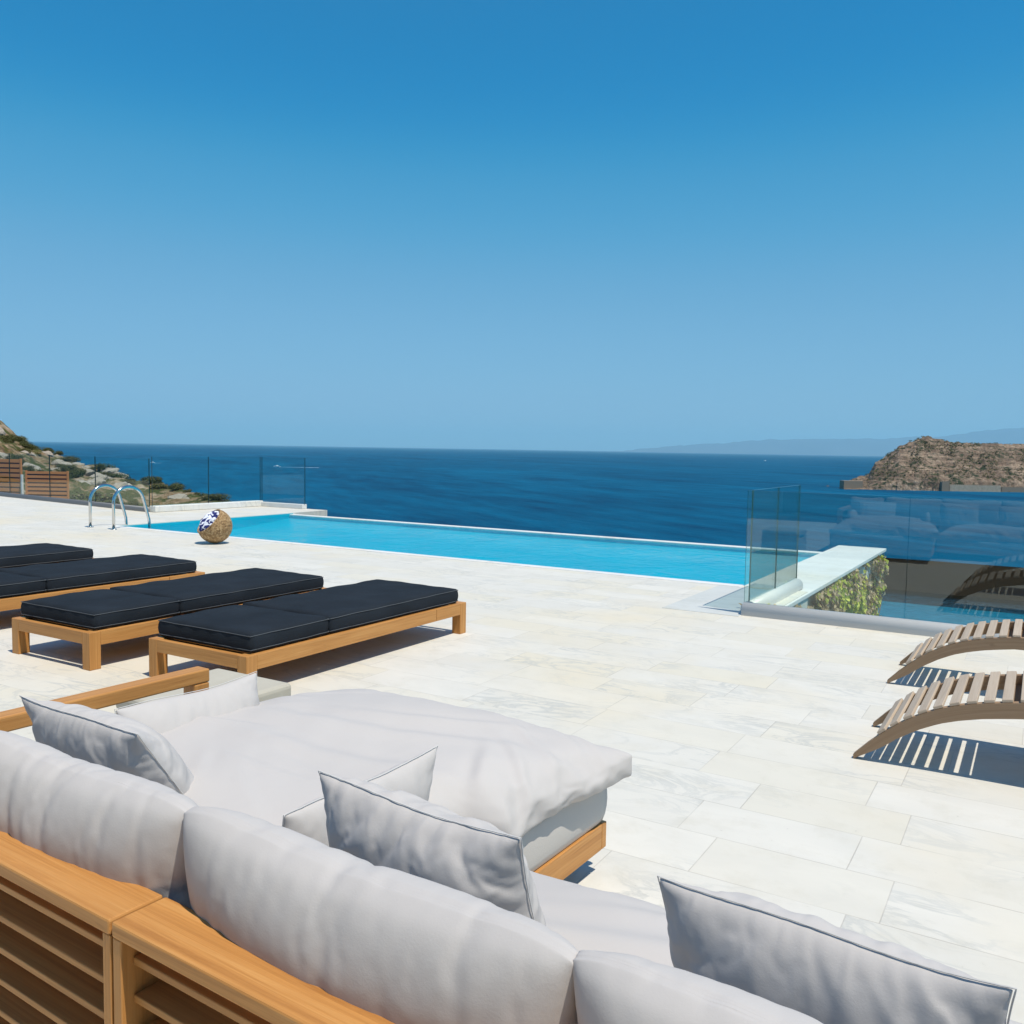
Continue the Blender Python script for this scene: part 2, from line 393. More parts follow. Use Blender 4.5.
# island about 1.1 km off
crest = [(.355, -46), (.374, -46), (.380, -38), (.388, -35), (.404, -27), (.411, -9), (.424, 0), (.436, 12), (.449, 19), (.46, 23.5), (.470, 26.0), (.483, 22.5), (.50, 19.5), (.52, 18.5), (.54, 18.2), (.56, 18.5), (.58, 19), (.62, 23), (.7, 40), (.8, 46), (.95, 30), (1.1, -20)]
def isle_z(k, d):
    sh = 1052+6*fbm(k*40, 1.3); cd = sh+150
    t = (d-sh)/(cd-sh); hc = interp(crest, k)+1.37+(SEA_Z*-0)
    H = hc-SEA_Z
    if t < 0: z = SEA_Z-4+t*30
    elif t < 1:
        q = .16*min(t/.03, 1)+.84*(t**.9)
        z = SEA_Z+H*q
        z += 3.2*fbm(k*70, d*.03, 1.7)*(min(t*6, 1)) + 1.4*fbm(k*300, d*.12, 9)*min(t*5, 1)
        st = 5.0; zz = z/st; z = .45*z+.55*st*(math.floor(zz)+min(1, max(0, (zz-math.floor(zz)-.25)/.5)))
    else: z = SEA_Z+H-(t-1)*75+1.5*fbm(k*200, d*.05, 2)
    return z
def fi(u, v):
    k = .352+u*.55; d = 1040+((v)**1.3)*480
    return W(k*d, d, max(isle_z(k, d), SEA_Z-6))
tag(sheet('island', 620, 110, fi, M_ISLE, smooth=False), kind='structure')

# rocky headland on the left, 20 to 160 m off (k = lateral/forward)
hs_ = [(-1.3, .085), (-.9, .05), (-.70, .038), (-.62, .028), (-.582, .0185), (-.565, .007), (-.548, -.0035), (-.525, -.0147), (-.485, -.0280), (-.445, -.037), (-.411, -.0475), (-.366, -.0545), (-.335, -.062), (-.318, -.068)]
def head_z(k, d):
    kk = min(k, -.318)
    D = 62+70*min(1, max(0, (-.318-kk)/.30)); s_ = interp(hs_, kk); hc = CAM_H+s_*D
    hn = -2.1
    t = (d-20)/(D-20)
    if t < 1:
        t = max(t, 0); z = hn+(hc-hn)*(t**.85)-.9*math.sin(math.pi*t)
    else: z = hc-(d-D)*.45-(max(0, t-1)**2)*3
    amp = .25+.012*min(d, D)
    w_ = 1-abs(2*min(max(t, 0), 1)-1)*.55
    x, y = k*d, d
    z += amp*w_*(fbm(x*.09, y*.09, 1)+.5*abs(fbm(x*.3, y*.3, 7))+.28*fbm(x*.9, y*.9, 3))
    if k > -.318: z -= (k+.318)*110+((k+.318)*26)**2
    return max(z, SEA_Z-3)
def fh(u, v):
    k = -1.35+u*1.3; d = 19+v**1.5*190
    return W(k*d, d, head_z(k, d))
tag(sheet('headland', 420, 200, fh, M_HEAD, smooth=False), kind='structure')
# slope falling away below the terrace
def fs(u, v):
    x = -70+u*170; ys = [-30, 8, 14.5, 38, 44, 110]; zs = [-.35, -3.4, -6, -6.5, -9, -44]
    q = v*5; i = min(int(q), 4); f_ = q-i
    y = ys[i]+(ys[i+1]-ys[i])*f_; z = zs[i]+(zs[i+1]-zs[i])*f_
    if x < -14 and y > 8: z -= min(30, (-14-x)*.3)*0
    return Vector((x, y, z+.2*fbm(x*.2, y*.2)-(3.2 if x < -16 and y > -30 else 0)))
tag(sheet('hillside', 120, 60, fs, M_HEAD), kind='structure')

# ------------------------------------------------------------------ terrace, pool, lower level
PX0, PX1, PY0, PY1 = -13.0, -2.57, 9.0, 12.9
def flat(name, polys, z, t, mat):
    b = bmesh.new()
    for p_ in polys: prism(b, p_, z-t, z)
    return obj(name, b, mat)
def rect(x0, y0, x1, y1): return [(x0, y0), (x1, y0), (x1, y1), (x0, y1)]
deck = flat('terrace_paving', [
    [(-30, -12), (20, -12), (20, 7.47), (-1.94, 7.47), (-1.94, 8.985), (-30, 8.985)],
    [(-30, 8.987), (PX0-.015, 8.987), (PX0-.015, 13.4), (-13.05, 14.05), (-15.2, 14.05), (-15.2, 11.32), (-30, 13.0)]], 0, .35, M_MARBLE)
tag(deck, kind='structure')
b = bmesh.new()
board(b, (PX0, PY0-.04, -1.5), (PX1+.0, PY0, -.012), 0); board(b, (PX0-.04, PY0, -1.5), (PX0, PY1+.1, -.012), 0)
board(b, (PX1, PY0, -1.5), (PX1+.02, PY1, -.05), 0)
for i in range(24):
    ya, yb = 9.0+i*3.88/24, 9.0+(i+1)*3.88/24
    zf = lambda y: -.30+.20*max(0, (y-10.3)/2.6)**1.3
    q = [b.verts.new((PX0+.001, ya, zf(ya))), b.verts.new((PX1-.001, ya, zf(ya))), b.verts.new((PX1-.001, yb, zf(yb))), b.verts.new((PX0+.001, yb, zf(yb)))]
    b.faces.new(q)
board(b, (PX0, PY1-.02, -1.5), (PX1, PY1-.001, -.06), 0)
tag(obj('pool_basin', b, M_PTILE), kind='structure')
b = bmesh.new(); board(b, (PX0-.2, PY1, -3.5), (PX1+.6, PY1+.16, -.026), .01)
tag(obj('pool_weir_edge', b, M_WHITESTONE), kind='structure')
b = bmesh.new(); board(b, (PX0-.02, PY0-.14, -.05), (PX1-.02, PY0-.002, .006), .004)
tag(obj('pool_kerb', b, M_WHITESTONE), kind='structure')
b = bmesh.new(); nx, ny = 60, 24
g = [[b.verts.new((PX0+(PX1-PX0)*i/nx, PY0+(PY1-PY0+.02)*j/ny, -.045)) for i in range(nx+1)] for j in range(ny+1)]
for j in range(ny):
    for i in range(nx): b.faces.new((g[j][i], g[j][i+1], g[j+1][i+1], g[j+1][i]))
tag(obj('pool_water', b, M_WATER), kind='structure')

# lower level: plunge pool and dark deck beyond
b = bmesh.new(); board(b, (-5.5, 7.65, -3.4), (22, 28.9, -3.1), 0); tag(obj('lower_pool_floor', b, M_PTILE2), kind='structure')
b = bmesh.new(); v = [b.verts.new(q) for q in ((-5.5, 7.6, -2.8), (22, 7.6, -2.8), (22, 28.9, -2.8), (-5.5, 28.9, -2.8))]; b.faces.new(v)
tag(obj('lower_pool_water', b, M_WATER), kind='structure')
b = bmesh.new(); board(b, (-9, 28.9, -3.4), (26, 37.8, -2.72), .01); tag(obj('lower_deck', b, M_DECK), kind='structure')

# garden wall with marble coping, covered in ivy
gw = empty('garden_wall', (-2.2, 10.8, -4.0)); tag(gw, 'low wall with white marble coping running out beside the pool, ivy on its face', 'wall')
b = bmesh.new(); board(b, (-2.55, 7.5, -4.0), (-1.99, 13.93, -.052), .01)
o = obj('wall_body', b, M_PLASTER, gw); o.matrix_parent_inverse = Matrix.Translation((2.2, -10.8, 4.0))
b = bmesh.new(); board(b, (-2.60, 7.52, -.05), (-1.92, 13.99, -.006), .006)
o = obj('coping', b, M_WHITESTONE, gw); o.matrix_parent_inverse = Matrix.Translation((2.2, -10.8, 4.0))
b = bmesh.new(); board(b, (-2.80, 7.24, -.03), (-2.12, 8.84, .004), .002)
tag(obj('paving_slab', b, M_SLAB), kind='structure')

def leaf(bm, c, nrm, size, rr, mi=0):
    t = Vector((rr.uniform(-1, 1), rr.uniform(-1, 1), rr.uniform(-1, .2)))
    t = (t-nrm*t.dot(nrm)).normalized(); s2 = nrm.cross(t)
    a = bm.verts.new(c); p1 = bm.verts.new(c+t*size*.5+s2*size*.42+nrm*size*.1); p2 = bm.verts.new(c+t*size*1.0-nrm*size*.15); p3 = bm.verts.new(c+t*size*.5-s2*size*.42+nrm*size*.1)
    f = bm.faces.new((a, p1, p2, p3)); f.material_index = mi
rr = random.Random(3)
iv = empty('ivy', (-1.97, 10.5, -2.0)); tag(iv, 'green and dry brown ivy climbing the wall under the marble coping', 'ivy')
bl, bd, bs = bmesh.new(), bmesh.new(), bmesh.new()
org = Vector((-1.97, 10.5, -2.0))
for i in range(10500):
    y = rr.uniform(7.55, 13.62); z = -.06-abs(rr.gauss(0, 1))*.9
    if z < -3: continue
    dn = noise.noise(Vector((y*1.4, z*1.4, 5)))+.5*noise.noise(Vector((y*4, z*4, 1)))
    if dn < -.10 and y > 8.6: continue
    g_ = noise.noise(Vector((y*.9+4, z*1.5, 9)))+.3*(y-10.3)/3.5+.3*rr.uniform(-1, 1)
    dpt = .03+.16*max(0, dn+.3)*rr.random()
    c = Vector((-1.985+dpt, y, z)); nr = Vector((1, rr.uniform(-.8, .8), rr.uniform(-.3, 1.1))).normalized()
    leaf(bl if g_ > .05 else bd, c-org, nr, rr.uniform(.045, .095), rr)
for i in range(90):                     # a few sprigs over the coping at the near end
    c = Vector((-2.02+rr.gauss(0, .07), 7.62+rr.gauss(0, .07), rr.uniform(0, .05)))
    leaf(bl if rr.random() < .5 else bd, c-org, Vector((rr.uniform(-.5, .5), rr.uniform(-.5, .5), 1)).normalized(), .05, rr)
for i in range(60):
    y = rr.uniform(7.6, 13.8); z = -3.; pts = []
    while z < -.1:
        pts.append(Vector((-1.975+rr.uniform(0, .03), y, z))-org); z += .25; y += rr.uniform(-.12, .12)
    tube(bs, pts, .008, 5)
obj('green_leaves', bl, M_LEAFG, iv); obj('dry_leaves', bd, M_LEAFD, iv); obj('stems', bs, M_STEM, iv)

# ------------------------------------------------------------------ glass balustrades
def shoe(bm, L, wd, hgt, M, n=8):
    """half-round channel along local x from 0 to L"""
    prof = [(-wd/2, 0)]+[(-wd/2*math.cos(a*math.pi/n)*1.0, hgt*(.35+.65*math.sin(a*math.pi/n))) for a in range(n+1)]+[(wd/2, 0)]
    A = [bm.verts.new(M @ Vector((0, y, z))) for y, z in prof]; B = [bm.verts.new(M @ Vector((L, y, z))) for y, z in prof]
    for i in range(len(prof)-1): bm.faces.new((A[i], A[i+1], B[i+1], B[i]))
    bm.faces.new(A[::-1]); bm.faces.new(B)
def balustrade(name, label, p0, p1, joints, ztop, zb, shoe_w, shoe_h, mshoe, glass, post_end=None, group='frameless glass balustrades', edge=None, th=.012):
    p0 = Vector((*p0, 0)); p1 = Vector((*p1, 0)); d = p1-p0; L = d.length; an = math.atan2(d.y, d.x)
    if glass is M_GLASSL: th = .021
    root = empty(name, p0, an); tag(root, label, 'glass balustrade', group)
    b = bmesh.new(); shoe(b, L, shoe_w, shoe_h, Matrix.Identity(4)); bmesh.ops.recalc_face_normals(b, faces=b.faces[:])
    if shoe_h: obj('base_channel', b, mshoe, root, True)
    js = [0]+joints+[L]
    for i, (a, c) in enumerate(zip(js, js[1:])):
        a2, c2 = a+.002, c-.002
        b = bmesh.new()
        vs = {}
        for ix, x in enumerate((a2, c2)):
            for iy, y in enumerate((-th/2, th/2)):
                for iz, z in enumerate((zb, ztop)): vs[ix, iy, iz] = b.verts.new((x, y, z))
        for iy in (0, 1):
            f = b.faces.new([vs[0, iy, 0], vs[1, iy, 0], vs[1, iy, 1], vs[0, iy, 1]]); f.material_index = 0
        for fc in ([vs[0, 0, 0], vs[0, 1, 0], vs[0, 1, 1], vs[0, 0, 1]], [vs[1, 0, 0], vs[1, 1, 0], vs[1, 1, 1], vs[1, 0, 1]],
                   [vs[0, 0, 1], vs[1, 0, 1], vs[1, 1, 1], vs[0, 1, 1]], [vs[0, 0, 0], vs[1, 0, 0], vs[1, 1, 0], vs[0, 1, 0]]):
            f = b.faces.new(fc); f.material_index = 1
        bmesh.ops.recalc_face_normals(b, faces=b.faces[:])
        obj('glass_panel', b, [glass, M_GEDGEL if glass is M_GLASSL else M_GEDGE], root)
    return root
gf = balustrade('glass_balustrade', 'long glass balustrade with grey base channel behind the arched wooden loungers', (-2.12, 7.39), (5.5, 7.39),
           [1.26, 2.52, 3.78, 5.04, 6.3], 1.055, .07, .15, .105, M_ALU, M_GLASS)
gs_ = balustrade('glass_balustrade', 'short glass wing standing on the marble coping at right end of the pool', (-2.10, 7.47), (-2.10, 9.17),
           [.86], 1.055, .07, .14, .10, M_ALU, M_GLASS)
balustrade('glass_balustrade', 'long clear glass fence with dark base channel before the slatted wooden fence', (-15.13, 11.22), (-29., 12.95),
           [.06+2.1*i for i in range(7)][1:], 1.06, .05, .10, .10, M_ALUD, M_GLASSL)
lw = balustrade('glass_balustrade', 'clear glass wing on a low white plinth beyond the pool ladder', (-15.05, 11.22), (-14.98, 13.97),
           [1.35], 1.10, .12, .16, 0, M_ALUD, M_GLASSL)
b = bmesh.new(); board(b, (0, -.10, .002), (2.75, .10, .125), .012); obj('plinth', b, M_WHITESTONE, lw)
lw2 = balustrade('glass_balustrade', 'short clear glass end panel at the far left pool corner', (-14.93, 13.97), (-13.62, 13.97),
           [], 1.10, .10, .14, 0, M_ALUD, M_GLASSL)
b = bmesh.new(); board(b, (0, -.07, .002), (1.30, .07, .10), .01); obj('plinth', b, M_WHITESTONE, lw2)

# ------------------------------------------------------------------ pool ladder
ld = empty('pool_ladder', (-12.75, 8.86, 0)); tag(ld, 'polished steel pool ladder of two arched handrails at left end of pool', 'pool ladder')
for sx in (-.3, .3):
    b = bmesh.new(); pts = [(sx, -.28, 0), (sx, -.28, .40)]
    for i in range(13):
        a = math.pi-i*math.pi/12*.92; pts.append((sx, -.28+.27+.27*math.cos(a)-.0, .42+.25*math.sin(a)))
    pts += [(sx, .36, .12), (sx, .38, -.1), (sx, .38, -.265)]
    tube(b, pts, .023, 12); h = obj('handrail', b, M_STEEL, ld, True)
    b = bmesh.new(); tube(b, [(sx, -.28, 0), (sx, -.28, .012)], .05, 16); obj('floor_flange', b, M_STEEL, h, True)
for z in (-.16,):
    b = bmesh.new(); board(b, (-.3, .35, z-.015), (.3, .42, z+.015), .005); obj('step', b, M_STEEL, ld)

# ------------------------------------------------------------------ woven basket with patterned towel
s = N('woven_rattan'); o_ = s.coord('Object')
wv = s.noise(s.mapping(o_, (22, 22, 55)), 1., 3, .6, 1.2)
nz = s.noise(s.mapping(o_, (34, 34, 9)), 1., 6, .7)
M_RATTAN = s.set(Base_Color=s.ramp(s.math('ADD', s.math('MULTIPLY', wv, .5), s.math('MULTIPLY', nz, .5)), [(.36, (.09, .045, .018)), (.5, (.33, .20, .085)), (.62, (.58, .40, .21))]), Roughness=.8, Normal=s.bump(wv, .8, .01))
s = N('navy_white_print'); o_ = s.coord('Object')
pt = s.noise(o_, 11., 1.2, .4, 1.6)
M_PRINT = s.set(Base_Color=s.mix(s.math('GREATER_THAN', pt, .5), (.012, .018, .13), (.75, .77, .85)), Roughness=.85)
bk = empty('woven_basket', (-9.72, 8.24, 0)); tag(bk, 'round woven basket with slanted open mouth on the paving at pool edge', 'basket')
Rb = .232
cutn = Vector((-.22, -.60, .58)).normalized()
def basket_bm(rb, depth, inner=False):
    b = bmesh.new(); nu, nv = 40, 26
    g = []
    for j in range(nv+1):
        ph = -math.pi/2+math.pi*j/nv; row = []
        for i in range(nu):
            th = 2*math.pi*i/nu
            q = Vector((math.cos(ph)*math.cos(th), math.cos(ph)*math.sin(th), math.sin(ph)))*rb
            wob = 1+.012*math.sin(th*20)*math.cos(ph); q = q*wob
            q.z = max(q.z*1.02, -.235*rb/Rb)
            dd = q.dot(cutn)
            if dd > depth: q = q-cutn*(dd-depth)*(.98)
            row.append(b.verts.new(q))
        g.append(row)
    for j in range(nv):
        for i in range(nu): b.faces.new((g[j][i], g[j][(i+1) % nu], g[j+1][(i+1) % nu], g[j+1][i]))
    return b
b = basket_bm(Rb, .105)
dl = [f for f in b.faces if f.calc_center_median().dot(cutn) > .100 and (f.calc_center_median()-cutn*.105).length < .2]
bmesh.ops.delete(b, geom=dl, context='FACES')
bmesh.ops.solidify(b, geom=b.faces[:], thickness=.014)
obj('basket_shell', b, M_RATTAN, bk, True, (0, 0, .242))
t_ = cutn.orthogonal().normalized(); t2 = cutn.cross(t_)
b = bmesh.new(); tube(b, [cutn*.105+(t_*math.cos(a)+t2*math.sin(a))*.203 for a in [i*2*math.pi/36 for i in range(36)]], .013, 8, closed=True)
obj('rim', b, M_RATTAN, bk, True, (0, 0, .242))
b = bmesh.new(); bmesh.ops.create_icosphere(b, subdivisions=5, radius=1)
Mb = Matrix((t_, t2, cutn)).transposed()
for v in b.verts:
    q = v.co; f_ = 1+.12*noise.noise(q*2.2)+.05*noise.noise(q*5)
    v.co = Mb @ Vector((q.x*.182*f_, q.y*.182*f_, q.z*.085*f_))+cutn*.09
    v.co += cutn*.012*math.sin(v.co.x*60)
tw = obj('folded_towel', b, M_PRINT, None, True, (-9.72, 8.24, .242)); tag(tw, 'navy and white patterned towel bundled in the mouth of the woven basket', 'towel')

# ------------------------------------------------------------------ black-cushioned teak sun loungers
def lumpy_box(x0, y0, z0, x1, y1, z1, seed, nx=26, ny=40, crown=.010, wr=.007):
    b = bmesh.new(); nz = 6; bv = .011
    def pt(i, j, k):
        x = x0+(x1-x0)*i/nx; y = y0+(y1-y0)*j/ny; z = z0+(z1-z0)*k/nz
        q = Vector((x, y, z)); c = Vector((min(max(x, x0+bv), x1-bv), min(max(y, y0+bv), y1-bv), min(max(z, z0+bv), z1-bv)))
        d = q-c
        if d.length > 1e-6: q = c+d.normalized()*min(d.length, bv)
        u_, v_ = (x-x0)/(x1-x0), (y-y0)/(y1-y0)
        if k == nz: q.z += crown*max(0, 4*u_*(1-u_))**.5*max(0, 4*v_*(1-v_))**.5+wr*noise.noise(Vector((x*6+seed, y*6, 0)))
        side = (i in (0, nx)) or (j in (0, ny))
        if side:
            t = k/nz; bul = .007*math.sin(math.pi*t)+.0025*math.sin((x+y)*150+seed)*math.sin(math.pi*t)
            if i == 0: q.x -= bul
            if i == nx: q.x += bul
            if j == 0: q.y -= bul
            if j == ny: q.y += bul
            q.z += wr*1.2*noise.noise(Vector((x*5+seed, y*5, 3)))*t
        return q
    vs = {}
    def V(i, j, k):
        if (i, j, k) not in vs: vs[i, j, k] = b.verts.new(pt(i, j, k))
        return vs[i, j, k]
    for i in range(nx):
        for j in range(ny):
            b.faces.new((V(i, j, nz), V(i+1, j, nz), V(i+1, j+1, nz), V(i, j+1, nz)))
            b.faces.new((V(i, j, 0), V(i, j+1, 0), V(i+1, j+1, 0), V(i+1, j, 0)))
    for k in range(nz):
        for i in range(nx):
            b.faces.new((V(i, 0, k), V(i+1, 0, k), V(i+1, 0, k+1), V(i, 0, k+1))); b.faces.new((V(i, ny, k), V(i, ny, k+1), V(i+1, ny, k+1), V(i+1, ny, k)))
        for j in range(ny):
            b.faces.new((V(0, j, k), V(0, j, k+1), V(0, j+1, k+1), V(0, j+1, k))); b.faces.new((V(nx, j, k), V(nx, j+1, k), V(nx, j+1, k+1), V(nx, j, k+1)))
    return b
def make_lounger():
    r = empty('sun_lounger')
    Wd, L, H = .82, 2.11, .23; lg = .075
    b = bmesh.new(); board(b, (.0, lg, H-.085), (.035, L-lg, H)); obj('side_rail', b, M_TEAK, r)
    b = bmesh.new(); board(b, (Wd-.035, lg, H-.085), (Wd, L-lg-.30, H)); obj('side_rail', b, M_TEAK, r)
    b = bmesh.new(); board(b, (Wd-.035, L-lg-.296, H-.085), (Wd, L-lg, H)); obj('side_rail', b, M_TEAK, r)
    for y in (.0, L-.035):
        b = bmesh.new(); board(b, (lg, y, H-.075), (Wd-lg, y+.035, H)); obj('end_rail', b, M_TEAK, r)
    for x in (0, Wd-lg):
        for y in (0, L-lg):
            b = bmesh.new(); board(b, (x, y, 0), (x+lg, y+lg, H), .004); obj('leg', b, M_TEAK, r)
    b = bmesh.new()
    for i in range(22): board(b, (.036, .06+i*.092, H-.045), (Wd-.036, .125+i*.092, H-.022), .002)
    obj('slat_deck', b, M_TEAK, r)
    for (y0, y1, sd_) in ((.055, .660, 1), (.680, 2.03, 5)):
        ms = obj('mattress_section', lumpy_box(.028, y0, H+.002, Wd-.028, y1, H+.112, sd_, 24, int((y1-y0)*28)), M_CHAR, r, True)
        b = bmesh.new()
        for z in (H+.020, H+.098):
            pts = [(.024, y0-.004, z), (Wd-.024, y0-.004, z), (Wd-.024, y1+.004, z), (.024, y1+.004, z)]; P = []
            for (a, c) in zip(pts, pts[1:]+pts[:1]):
                for k in range(24):
                    q = Vector(a).lerp(Vector(c), k/24.); q.z += .003*noise.noise(Vector((q.x*6, q.y*6, z*9))); P.append(q)
            tube(b, P, .0026, 5, closed=True)
        obj('piping', b, M_PIPE, ms)
    return r
LG = 'teak sun loungers with black cushions'
lr = make_lounger()
spots = [((-4.435, 3.27), 0.0, 'black cushioned teak sun lounger closest to the grey sofa'),
         ((-5.645, 3.15), .004, 'black cushioned teak sun lounger second from the sofa, front legs fully visible'),
         ((-7.17, 3.16), -.003, 'black cushioned teak sun lounger third from the sofa, cut by the left picture edge'),
         ((-8.64, 3.15), .006, 'black cushioned sun lounger farthest from the sofa, only its corner showing')]
trees = [lr]+[copy_tree(lr) for _ in spots[1:]]
for t, (p_, a, lab) in zip(trees, spots):
    t.location = (*p_, 0); t.rotation_euler = (0, 0, a); tag(t, lab, 'sun lounger', LG)

# ------------------------------------------------------------------ stone stool with slot
st = empty('stone_stool', (-3.0, 2.49, 0)); tag(st, 'cream stone block side table with slotted end, behind the sofa arm', 'side table')
s = N('cast_stone'); o_ = s.coord('Object')
M_STONE = s.set(Base_Color=s.mix(s.noise(o_, 6., 6), (.42, .385, .31), (.55, .51, .42)), Roughness=.85, Normal=s.bump(s.noise(o_, 40., 4), .3, .003))
b = bmesh.new()
board(b, (-.24, -.27, .262), (.24, .27, .335), .022, seg=3)
obj('top_slab', b, M_STONE, st)
for y in (-.27, .14):
    b = bmesh.new(); board(b, (-.238, y, 0), (.238, y+.13, .261), .006); obj('side_panel', b, M_STONE, st)
b = bmesh.new(); board(b, (-.236, -.139, 0), (.236, .139, .222), .006); obj('core', b, M_STONE, st)

# ------------------------------------------------------------------ arched slatted loungers on the right
topc = [(0, .02), (.06, .085), (.11, .132), (.19, .200), (.27, .250), (.345, .288), (.42, .315), (.5, .335), (.57, .349), (.65, .362), (.75, .366), (.9, .35), (1.05, .32), (1.2, .31), (1.35, .35), (1.5, .46), (1.65, .60), (1.78, .74)]
botc = [(0, 0), (.11, .068), (.19, .133), (.27, .184), (.345, .222), (.42, .248), (.5, .269), (.57, .282), (.65, .295), (.75, .298), (.9, .28), (1.05, .25), (1.2, .235), (1.35, .27), (1.5, .37), (1.65, .51), (1.78, .66)]
def make_arch():
    r = empty('arched_lounger'); Wd = .58
    for y in (.0, Wd-.035):
        b = bmesh.new(); n_ = 60
        A = []
        for i in range(n_+1):
            x = 1.78*i/n_; zt, zb_ = interp(topc, x), interp(botc, x)
            xt = x + (-.0 if i else .0)
            A.append([b.verts.new((x-(.0), y, zb_)), b.verts.new((xt, y, zt)), b.verts.new((xt, y+.035, zt)), b.verts.new((x, y+.035, zb_))])
        for P, Q in zip(A, A[1:]):
            for k in range(4): b.faces.new((P[k], P[(k+1) % 4], Q[(k+1) % 4], Q[k]))
        b.faces.new(A[0][::-1]); b.faces.new(A[-1]); bmesh.ops.recalc_face_normals(b, faces=b.faces[:])
        uv = b.loops.layers.uv.verify()
        for f in b.faces:
            for l in f.loops: l[uv].uv = (l.vert.co.x+y*7, l.vert.co.z-interp(topc, l.vert.co.x)+l.vert.co.y)
        obj('side_rail', b, M_WEATHERED_D, r)
    # rear support arch
    for y in (.04, Wd-.075):
        b = bmesh.new(); board(b, (1.35, y, 0), (1.40, y+.03, .30), .003); obj('leg', b, M_WEATHERED_D, r)
    s_ = .035; L = 0; x = .0; last = None
    px, pz = 0, .02; acc = 0; nxt = .165
    k = 0
    while x < 1.74:
        x += .002; z = interp(topc, x); acc += math.hypot(x-px, z-pz); px, pz = x, z
        if acc >= nxt:
            nxt += .0665; ang = math.atan2(interp(topc, x+.02)-interp(topc, x-.02), .04)
            b = bmesh.new(); Mx = Matrix.Translation((x, 0, z+.001)) @ Matrix.Rotation(-ang, 4, 'Y')
            board(b, (-.0205, .003, .0), (.0205, Wd-.003, .014), .003, Mx)
            obj('slat', b, M_WEATHERED, r); k += 1
    b = bmesh.new()
    xs = [.60+i*.055 for i in range(18)]
    for xa, xb in zip(xs, xs[1:]):
        for y0, y1 in ((.036, Wd-.036),):
            q = [(xa, y0, interp(topc, xa)-.045), (xb, y0, interp(topc, xb)-.045), (xb, y1, interp(topc, xb)-.045), (xa, y1, interp(topc, xa)-.045)]
            lo = [b.verts.new((x, y, z-.014)) for x, y, z in q]; hi = [b.verts.new(c) for c in q]
            b.faces.new(hi); b.faces.new(lo[::-1])
            for k in range(4): b.faces.new((lo[k], lo[(k+1) % 4], hi[(k+1) % 4], hi[k]))
    obj('under_panel', b, M_WEATHERED_D, r)  # board below the slats, added to cast the unbroken ground shadow
    return r
ar = make_arch(); ar2 = copy_tree(ar)
ar.location = (-.667, 4.14, 0); tag(ar, 'weathered slatted arched wooden lounger, the nearer one, casting a striped shadow', 'arched lounger', 'arched slatted loungers at right')
ar2.location = (-.735, 5.64, 0); tag(ar2, 'weathered slatted arched wooden lounger farther back, next to the glass balustrade', 'arched lounger', 'arched slatted loungers at right')

# ------------------------------------------------------------------ cloth-simulated cushions
PAR = {}
def grid_box(Wd, Hd, T, nx, ny, nz, jit, seed, rnd_=0):
    """closed cushion skin; T=0 gives a two-panel pillow with one seam. returns bm and list of seam vertex rows"""
    b = bmesh.new(); rr = random.Random(seed); vs = {}; par = []
    nz = nz if T else 0
    def V(i, j, k):
        key = (i, j, k)
        if not T and (i in (0, nx) or j in (0, ny)): key = (i, j, 0)
        if key not in vs:
            x = (i/nx-.5)*Wd; y = (j/ny-.5)*Hd; z = (k/nz-.5)*T if T else (.006 if key[2] else -.006)*(0 if (i in (0, nx) or j in (0, ny)) else 1)
            xn, yn = 2*x/Wd, 2*y/Hd
            if rnd_:
                e = max(0, 1-abs(xn)**4)**.5*max(0, 1-abs(yn)**rnd_)**.5; z *= (.78+.22*e) if rnd_ > 6 else (.12+.88*e)
                if rnd_ < 6: y *= 1-.10*xn**8
            else:
                x *= .965+.035*abs(yn)**3; y *= .955+.045*abs(xn)**3
                y += .004*math.sin(xn*4+seed); x += .003*math.sin(yn*3+seed)
            n_ = noise.noise(Vector((x*9+seed, y*9, k)))*jit
            par.append((xn, yn, 0 if (not T and (key[0] in (0, nx) or key[1] in (0, ny))) else (1 if key[2] else -1)))
            vs[key] = b.verts.new((x+n_*.5, y+n_*.5, z+n_+rr.uniform(-.0008, .0008)))
        return vs[key]
    kt = nz if T else 1
    for i in range(nx):
        for j in range(ny):
            b.faces.new((V(i, j, kt), V(i+1, j, kt), V(i+1, j+1, kt), V(i, j+1, kt)))
            b.faces.new((V(i, j, 0), V(i, j+1, 0), V(i+1, j+1, 0), V(i+1, j, 0)))
    if T:
        for k in range(nz):
            for i in range(nx):
                b.faces.new((V(i, 0, k), V(i+1, 0, k), V(i+1, 0, k+1), V(i, 0, k+1))); b.faces.new((V(i, ny, k), V(i, ny, k+1), V(i+1, ny, k+1), V(i+1, ny, k)))
            for j in range(ny):
                b.faces.new((V(0, j, k), V(0, j, k+1), V(0, j+1, k+1), V(0, j+1, k))); b.faces.new((V(nx, j, k), V(nx, j+1, k), V(nx, j+1, k+1), V(nx, j, k+1)))
    b.verts.index_update(); PAR[seed] = par
    loops = []
    for k in ([0, nz] if T else [0]):
        ring = [V(i, 0, k) for i in range(nx)]+[V(nx, j, k) for j in range(ny)]+[V(i, ny, k) for i in range(nx, 0, -1)]+[V(0, j, k) for j in range(ny, 0, -1)]
        loops.append([v.index for v in ring])
    return b, loops
SEEDS = {}; SIMS = {}; BLEND = {'back_a': .35, 'back_b': .4, 'back_c': .4}
